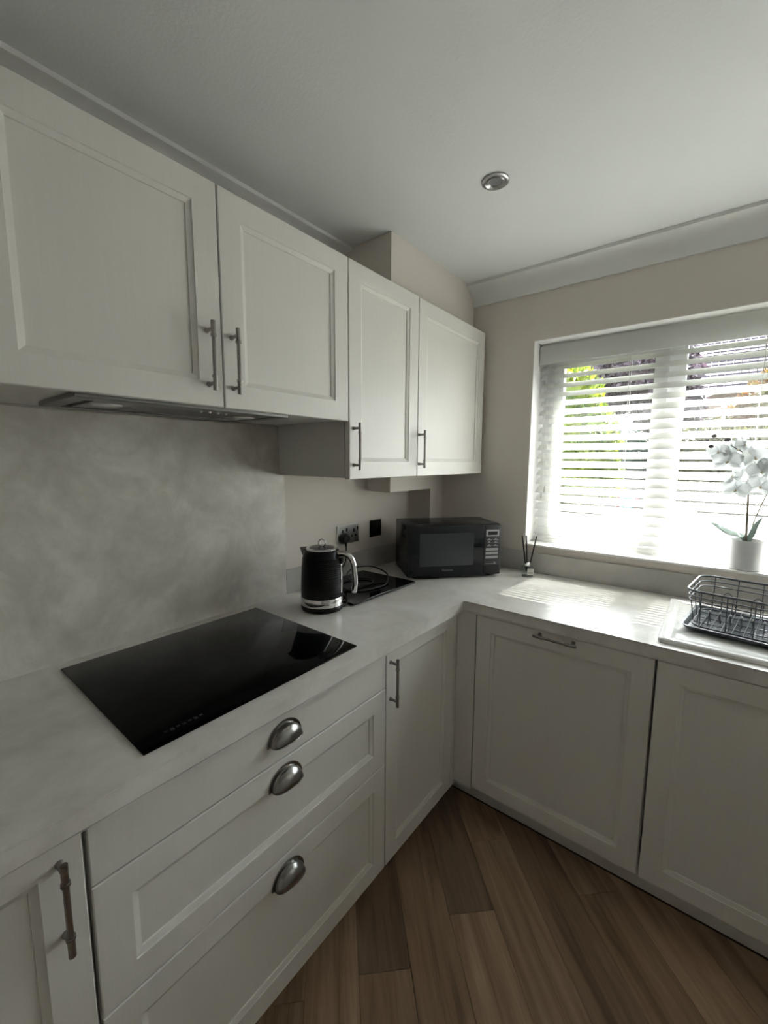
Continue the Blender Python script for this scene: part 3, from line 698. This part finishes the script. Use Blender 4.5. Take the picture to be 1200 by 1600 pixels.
# ------------------------------------------------------------------ drip tray and dish rack
ra = R(-7.5); TX, TY = 1.234, -0.415
t = thing('drip_tray', 'dark slate ribbed drip tray lying on the sink drainer', 'tray', (TX, TY, ZT+.012), ra)
TW, TD = .46, .262
b = MB()
shell(b, [(rrect(.012, TW-.012, .012, TD-.012, .016), 0), (rrect(0, TW, 0, TD, .024), .012), (rrect(-.002, TW+.002, -.002, TD+.002, .026), .014), (rrect(.005, TW-.005, .005, TD-.005, .02), .014), (rrect(.014, TW-.014, .014, TD-.014, .015), .003)])
b.done('tray_body', 'tray', t, smooth=40)
n_r = 0
for i in range(23):
    y = .024+.0096*i
    MB().box((.030, y, .0028), (TW-.030, y+.0042, .0062), .0010).done('rib', 'traylight', t)
rk = thing('dish_rack', 'grey wire dish rack standing in the slate drip tray', 'dish rack', (TX, TY, ZT+.0125), ra)
def loop(ins, r, z, rad, name):
    P = [(x, y, z) for x, y in rrect(ins, TW-ins, ins, TD-ins, r, 8)]
    return MB().tube(P, rad, 8, closed=True).done(name, 'rackwire', rk, smooth=60)
ZR = .122
loop(.006, .040, ZR, .0036, 'rim'); loop(.009, .038, ZR-.017, .0020, 'side_wire'); loop(.011, .037, ZR-.032, .0020, 'side_wire'); loop(.022, .034, .012, .0026, 'base_wire')
nx = 7
for i in range(nx):
    x = .045+(TW-.09)*i/(nx-1)
    P = catmull([(x, .006, ZR), (x, .010, ZR-.03), (x, .019, .03), (x, .024, .012), (x, .05, .0085), (x, TD/2, .0085), (x, TD-.05, .0085), (x, TD-.024, .012), (x, TD-.019, .03), (x, TD-.010, ZR-.03), (x, TD-.006, ZR)], 4)
    MB().tube(P, .0018, 6).done('upright_wire', 'rackwire', rk, smooth=60)
for y in (.07, .13, .19):
    P = catmull([(.006, y, ZR), (.010, y, ZR-.03), (.019, y, .03), (.024, y, .012), (.05, y, .0100), (TW/2, y, .0100), (TW-.05, y, .0100), (TW-.024, y, .012), (TW-.019, y, .03), (TW-.010, y, ZR-.03), (TW-.006, y, ZR)], 4)
    MB().tube(P, .0018, 6).done('cross_wire', 'rackwire', rk, smooth=60)
for i in range(16):
    x = .034+.0255*i
    MB().tube([(x+.012, .012, .0145), (x+.012, TD-.012, .0145)], .0012, 5).done('floor_wire', 'rackwire', rk, smooth=60)
    MB().tube(catmull([(x, .055, .0105), (x, .075, .030), (x, .082, .048), (x, .089, .030), (x, .105, .0105)], 4), .0016, 6).done('plate_prong', 'rackwire', rk, smooth=60)
    MB().ball((x, .082, .0485), .0034, 1, (1, 1, 1.3)).done('prong_tip', 'white', rk, smooth=60)
for i in range(5):
    x = .085+.075*i; yb_ = TD-.034
    MB().tube(catmull([(x-.014, yb_, .0105), (x-.014, yb_, .050), (x-.013, yb_, .068), (x, yb_, .080), (x+.013, yb_, .068), (x+.014, yb_, .050), (x+.014, yb_, .0105)], 5), .0017, 6).done('cup_loop', 'rackwire', rk, smooth=60)

# ------------------------------------------------------------------ downlight
d = thing('ceiling_downlight', 'small round nickel downlight recessed in the white ceiling', 'downlight', (0.699, -0.690, ZC))
MB().lathe([(.040, -.0005), (.0395, -.004), (.034, -.0065), (.029, -.006), (.0265, -.003)], (0.699, -0.690, ZC), 40, cap=False).done('bezel', 'downlight', d, smooth=50)
MB().lathe([(.0268, -.0032), (.024, -.0062), (.020, -.0045), (.0185, -.0020)], (0.699, -0.690, ZC), 40, cap=False).done('inner_ring', 'downlight', d, smooth=50)
MB().lathe([(.0190, -.0012), (.0190, -.0024), (.010, -.0032), (.002, -.0034)], (0.699, -0.690, ZC), 30).done('lamp', 'lens', d, smooth=50)

# ------------------------------------------------------------------ outside
lawn = MB().box((-30, 0.32, -0.12), (40, 60, -0.02)).done('lawn', 'lawn'); struct(lawn); lawn['label'] = 'sunlit lawn beyond the window'
def foliage(parent, blobs, leaf, count, mat, seed):
    rnd = random.Random(seed); bm = bmesh.new()
    tot = sum(rx*ry+rx*rz for _, (rx, ry, rz) in blobs)
    for c, (rx, ry, rz) in blobs:
        bmesh.ops.create_icosphere(bm, subdivisions=3, radius=.86, matrix=Matrix.Translation(c) @ Matrix.Diagonal((rx, ry, rz, 1)))
        for _ in range(int(count*(rx*ry+rx*rz)/tot)):
            v = Vector((rnd.gauss(0, 1), rnd.gauss(0, 1), rnd.gauss(0, 1))).normalized(); q = .84+.2*rnd.random()
            p = Vector((c[0]+v.x*rx*q, c[1]+v.y*ry*q, c[2]+v.z*rz*q))
            a = Vector((rnd.gauss(0, 1), rnd.gauss(0, 1), rnd.gauss(0, 1))).normalized(); d_ = (v+a*.9).normalized(); e_ = d_.cross(a).normalized(); s_ = leaf*(.6+.8*rnd.random())
            bm.faces.new([bm.verts.new(p-e_*s_*.4), bm.verts.new(p+d_*s_), bm.verts.new(p+e_*s_*.4), bm.verts.new(p-d_*s_*.5)])
    me = bpy.data.meshes.new('foliage'); bm.to_mesh(me); bm.free(); me.materials.append(MAT[mat])
    o = bpy.data.objects.new('foliage', me); COL.objects.link(o); o.parent = parent; o.location = -parent.location; o['kind'] = 'stuff'; return o
def trunk(parent, x, y, h_, r_): MB().tube(catmull([(x, y, -.02), (x+.05, y, h_*.4), (x-.03, y, h_*.75), (x, y, h_)], 4), [r_*(1-.03*i) for i in range(13)], 10).done('trunk', 'bark', parent, smooth=60)
t = thing('conifer_bush', 'bright golden green conifer bush seen through the left window pane', 'bush', (-2.7, 12, 0))
foliage(t, [((-2.7, 12, 1.0), (1.8, 1.2, 1.3)), ((-2.65, 12, 2.1), (1.65, 1.1, 1.2)), ((-2.7, 12, 3.25), (1.2, .95, 1.15))], .16, 5200, 'golden', 1); trunk(t, -2.75, 12, 2.4, .12)
t = thing('purple_tree', 'dark purple leaved tree behind the golden bush', 'tree', (-.6, 17, 0))
foliage(t, [((-1.1, 17, 4.7), (1.7, 1.3, 1.4)), ((-.3, 17.2, 3.4), (1.1, 1.0, 1.0)), ((-2.6, 17.2, 4.6), (1.6, 1.2, 1.4))], .20, 5200, 'purple', 2); trunk(t, -.6, 17, 3.6, .16)
t = thing('red_shrub', 'shrub with red and yellow leaves in front of the tiled roof', 'shrub', (2.6, 15, 0))
foliage(t, [((2.9, 15, 2.9), (1.3, 1.1, 1.55)), ((1.9, 15.2, 2.2), (.9, 1.0, 1.3)), ((3.7, 15.3, 2.6), (1.2, 1.0, 1.4))], .16, 4200, 'redleaf', 3); trunk(t, 2.6, 15, 2.2, .10)
t = thing('olive_shrub', 'low olive green shrub behind the right window pane', 'shrub', (1.0, 13, 0))
foliage(t, [((.9, 12.9, 1.35), (.75, .55, 1.15)), ((1.7, 12.9, 1.2), (.8, .6, 1.1)), ((2.5, 12.9, 1.35), (.8, .6, 1.2))], .12, 4200, 'olive', 4); trunk(t, 1.0, 13, 1.1, .06)
t = thing('hedge', 'long dark green hedge across the end of the garden', 'hedge', (0, 18.6, 0))
foliage(t, [((-7+1.9*i, 18.8, 1.35+.12*math.sin(i*2.1)), (1.5, .8, 1.6)) for i in range(9)], .18, 7000, 'hedge', 5)
fe = thing('garden_fence', 'grey timber garden fence at the far end of the lawn', 'fence', (0, 17.75, 0))
for i in range(9):
    xa = -7.5+1.85*i
    MB().box((xa-.05, 17.70, -.02), (xa+.05, 17.80, 1.12)).done('post', 'timber', fe)
    for k_ in range(6): MB().box((xa+.052, 17.735+.004*(k_ % 2), .04+.172*k_), (xa+1.798, 17.755+.004*(k_ % 2), .04+.172*k_+.164)).done('board', 'timber', fe)
# neighbouring house with a tiled roof
hs = thing('neighbour_house', 'house with dark tiled roof beyond the garden, seen through the right pane', 'house', (3.5, 28, 0))
hx0_, hx1_, hy0_, hy1_, ze, zr = -.6, 8.2, 25, 31, 5.1, 8.0
b = MB(); b.box((hx0_, hy0_, -.02), (hx1_, hy1_, ze))
b.extrude_profile([(hy0_, ze), ((hy0_+hy1_)/2, zr-.1), (hy1_, ze)], lambda p, q, t_: (t_, p, q), hx0_, hx1_); b.done('house_wall', 'brick', hs)
nrow = 15
for r_ in range(nrow):
    a0, a1 = r_/nrow, (r_+1.12)/nrow; ym = (hy0_+hy1_)/2
    ya_, yb2 = hy0_-.35+(ym-hy0_+.35)*a0, hy0_-.35+(ym-hy0_+.35)*min(a1, 1); za_, zb_ = ze-.2+(zr-ze+.2)*a0, ze-.2+(zr-ze+.2)*min(a1, 1)
    b = MB(); x = hx0_-.25
    while x < hx1_+.2:
        b.extrude_profile([(ya_, za_+.09), (yb2, zb_+.03), (yb2, zb_), (ya_, za_+.02)], lambda p, q, t_: (t_, p, q), x, x+.27); x += .30
    b.done('tile_course', 'rooftile', hs, kind='stuff')
b = MB(); b.extrude_profile([(hy0_-.35, ze-.2), ((hy0_+hy1_)/2, zr), (hy1_+.35, ze-.2), (hy1_+.35, ze-.45), ((hy0_+hy1_)/2, zr-.28), (hy0_-.35, ze-.45)], lambda p, q, t_: (t_, p, q), hx0_-.32, hx0_-.26); b.done('bargeboard', 'white', hs)
MB().box((hx0_-.3, hy0_-.47, ze-.33), (hx1_+.3, hy0_-.36, ze-.2)).done('gutter', 'white', hs)
for x in (1.2, 4.2):
    f_ = MB().box((x, hy0_-.04, 2.9), (x+1.5, hy0_+.02, 4.2)).done('house_window', 'white', hs); MB().box((x+.08, hy0_-.05, 2.98), (x+1.42, hy0_-.038, 4.12)).done('house_pane', 'display', f_)
tb = thing('garden_tub', 'small cyan tub with red ends standing on the lawn', 'tub', (-.86, 13.3, -.02))
MB().box((-1.08, 13.15, -.018), (-.66, 13.45, .29), .03, 2).done('tub_body', 'cyan', tb, smooth=40)
MB().box((-1.09, 13.14, .29), (-.65, 13.46, .34), .012).done('tub_lid', 'white', tb)
for x in (-1.17, -.655): MB().box((x, 13.18, -.018), (x+.085, 13.42, .30), .02, 2).done('red_end', 'redplastic', tb, smooth=40)

for o in bpy.data.objects:
    if '_local' in o: del o['_local']
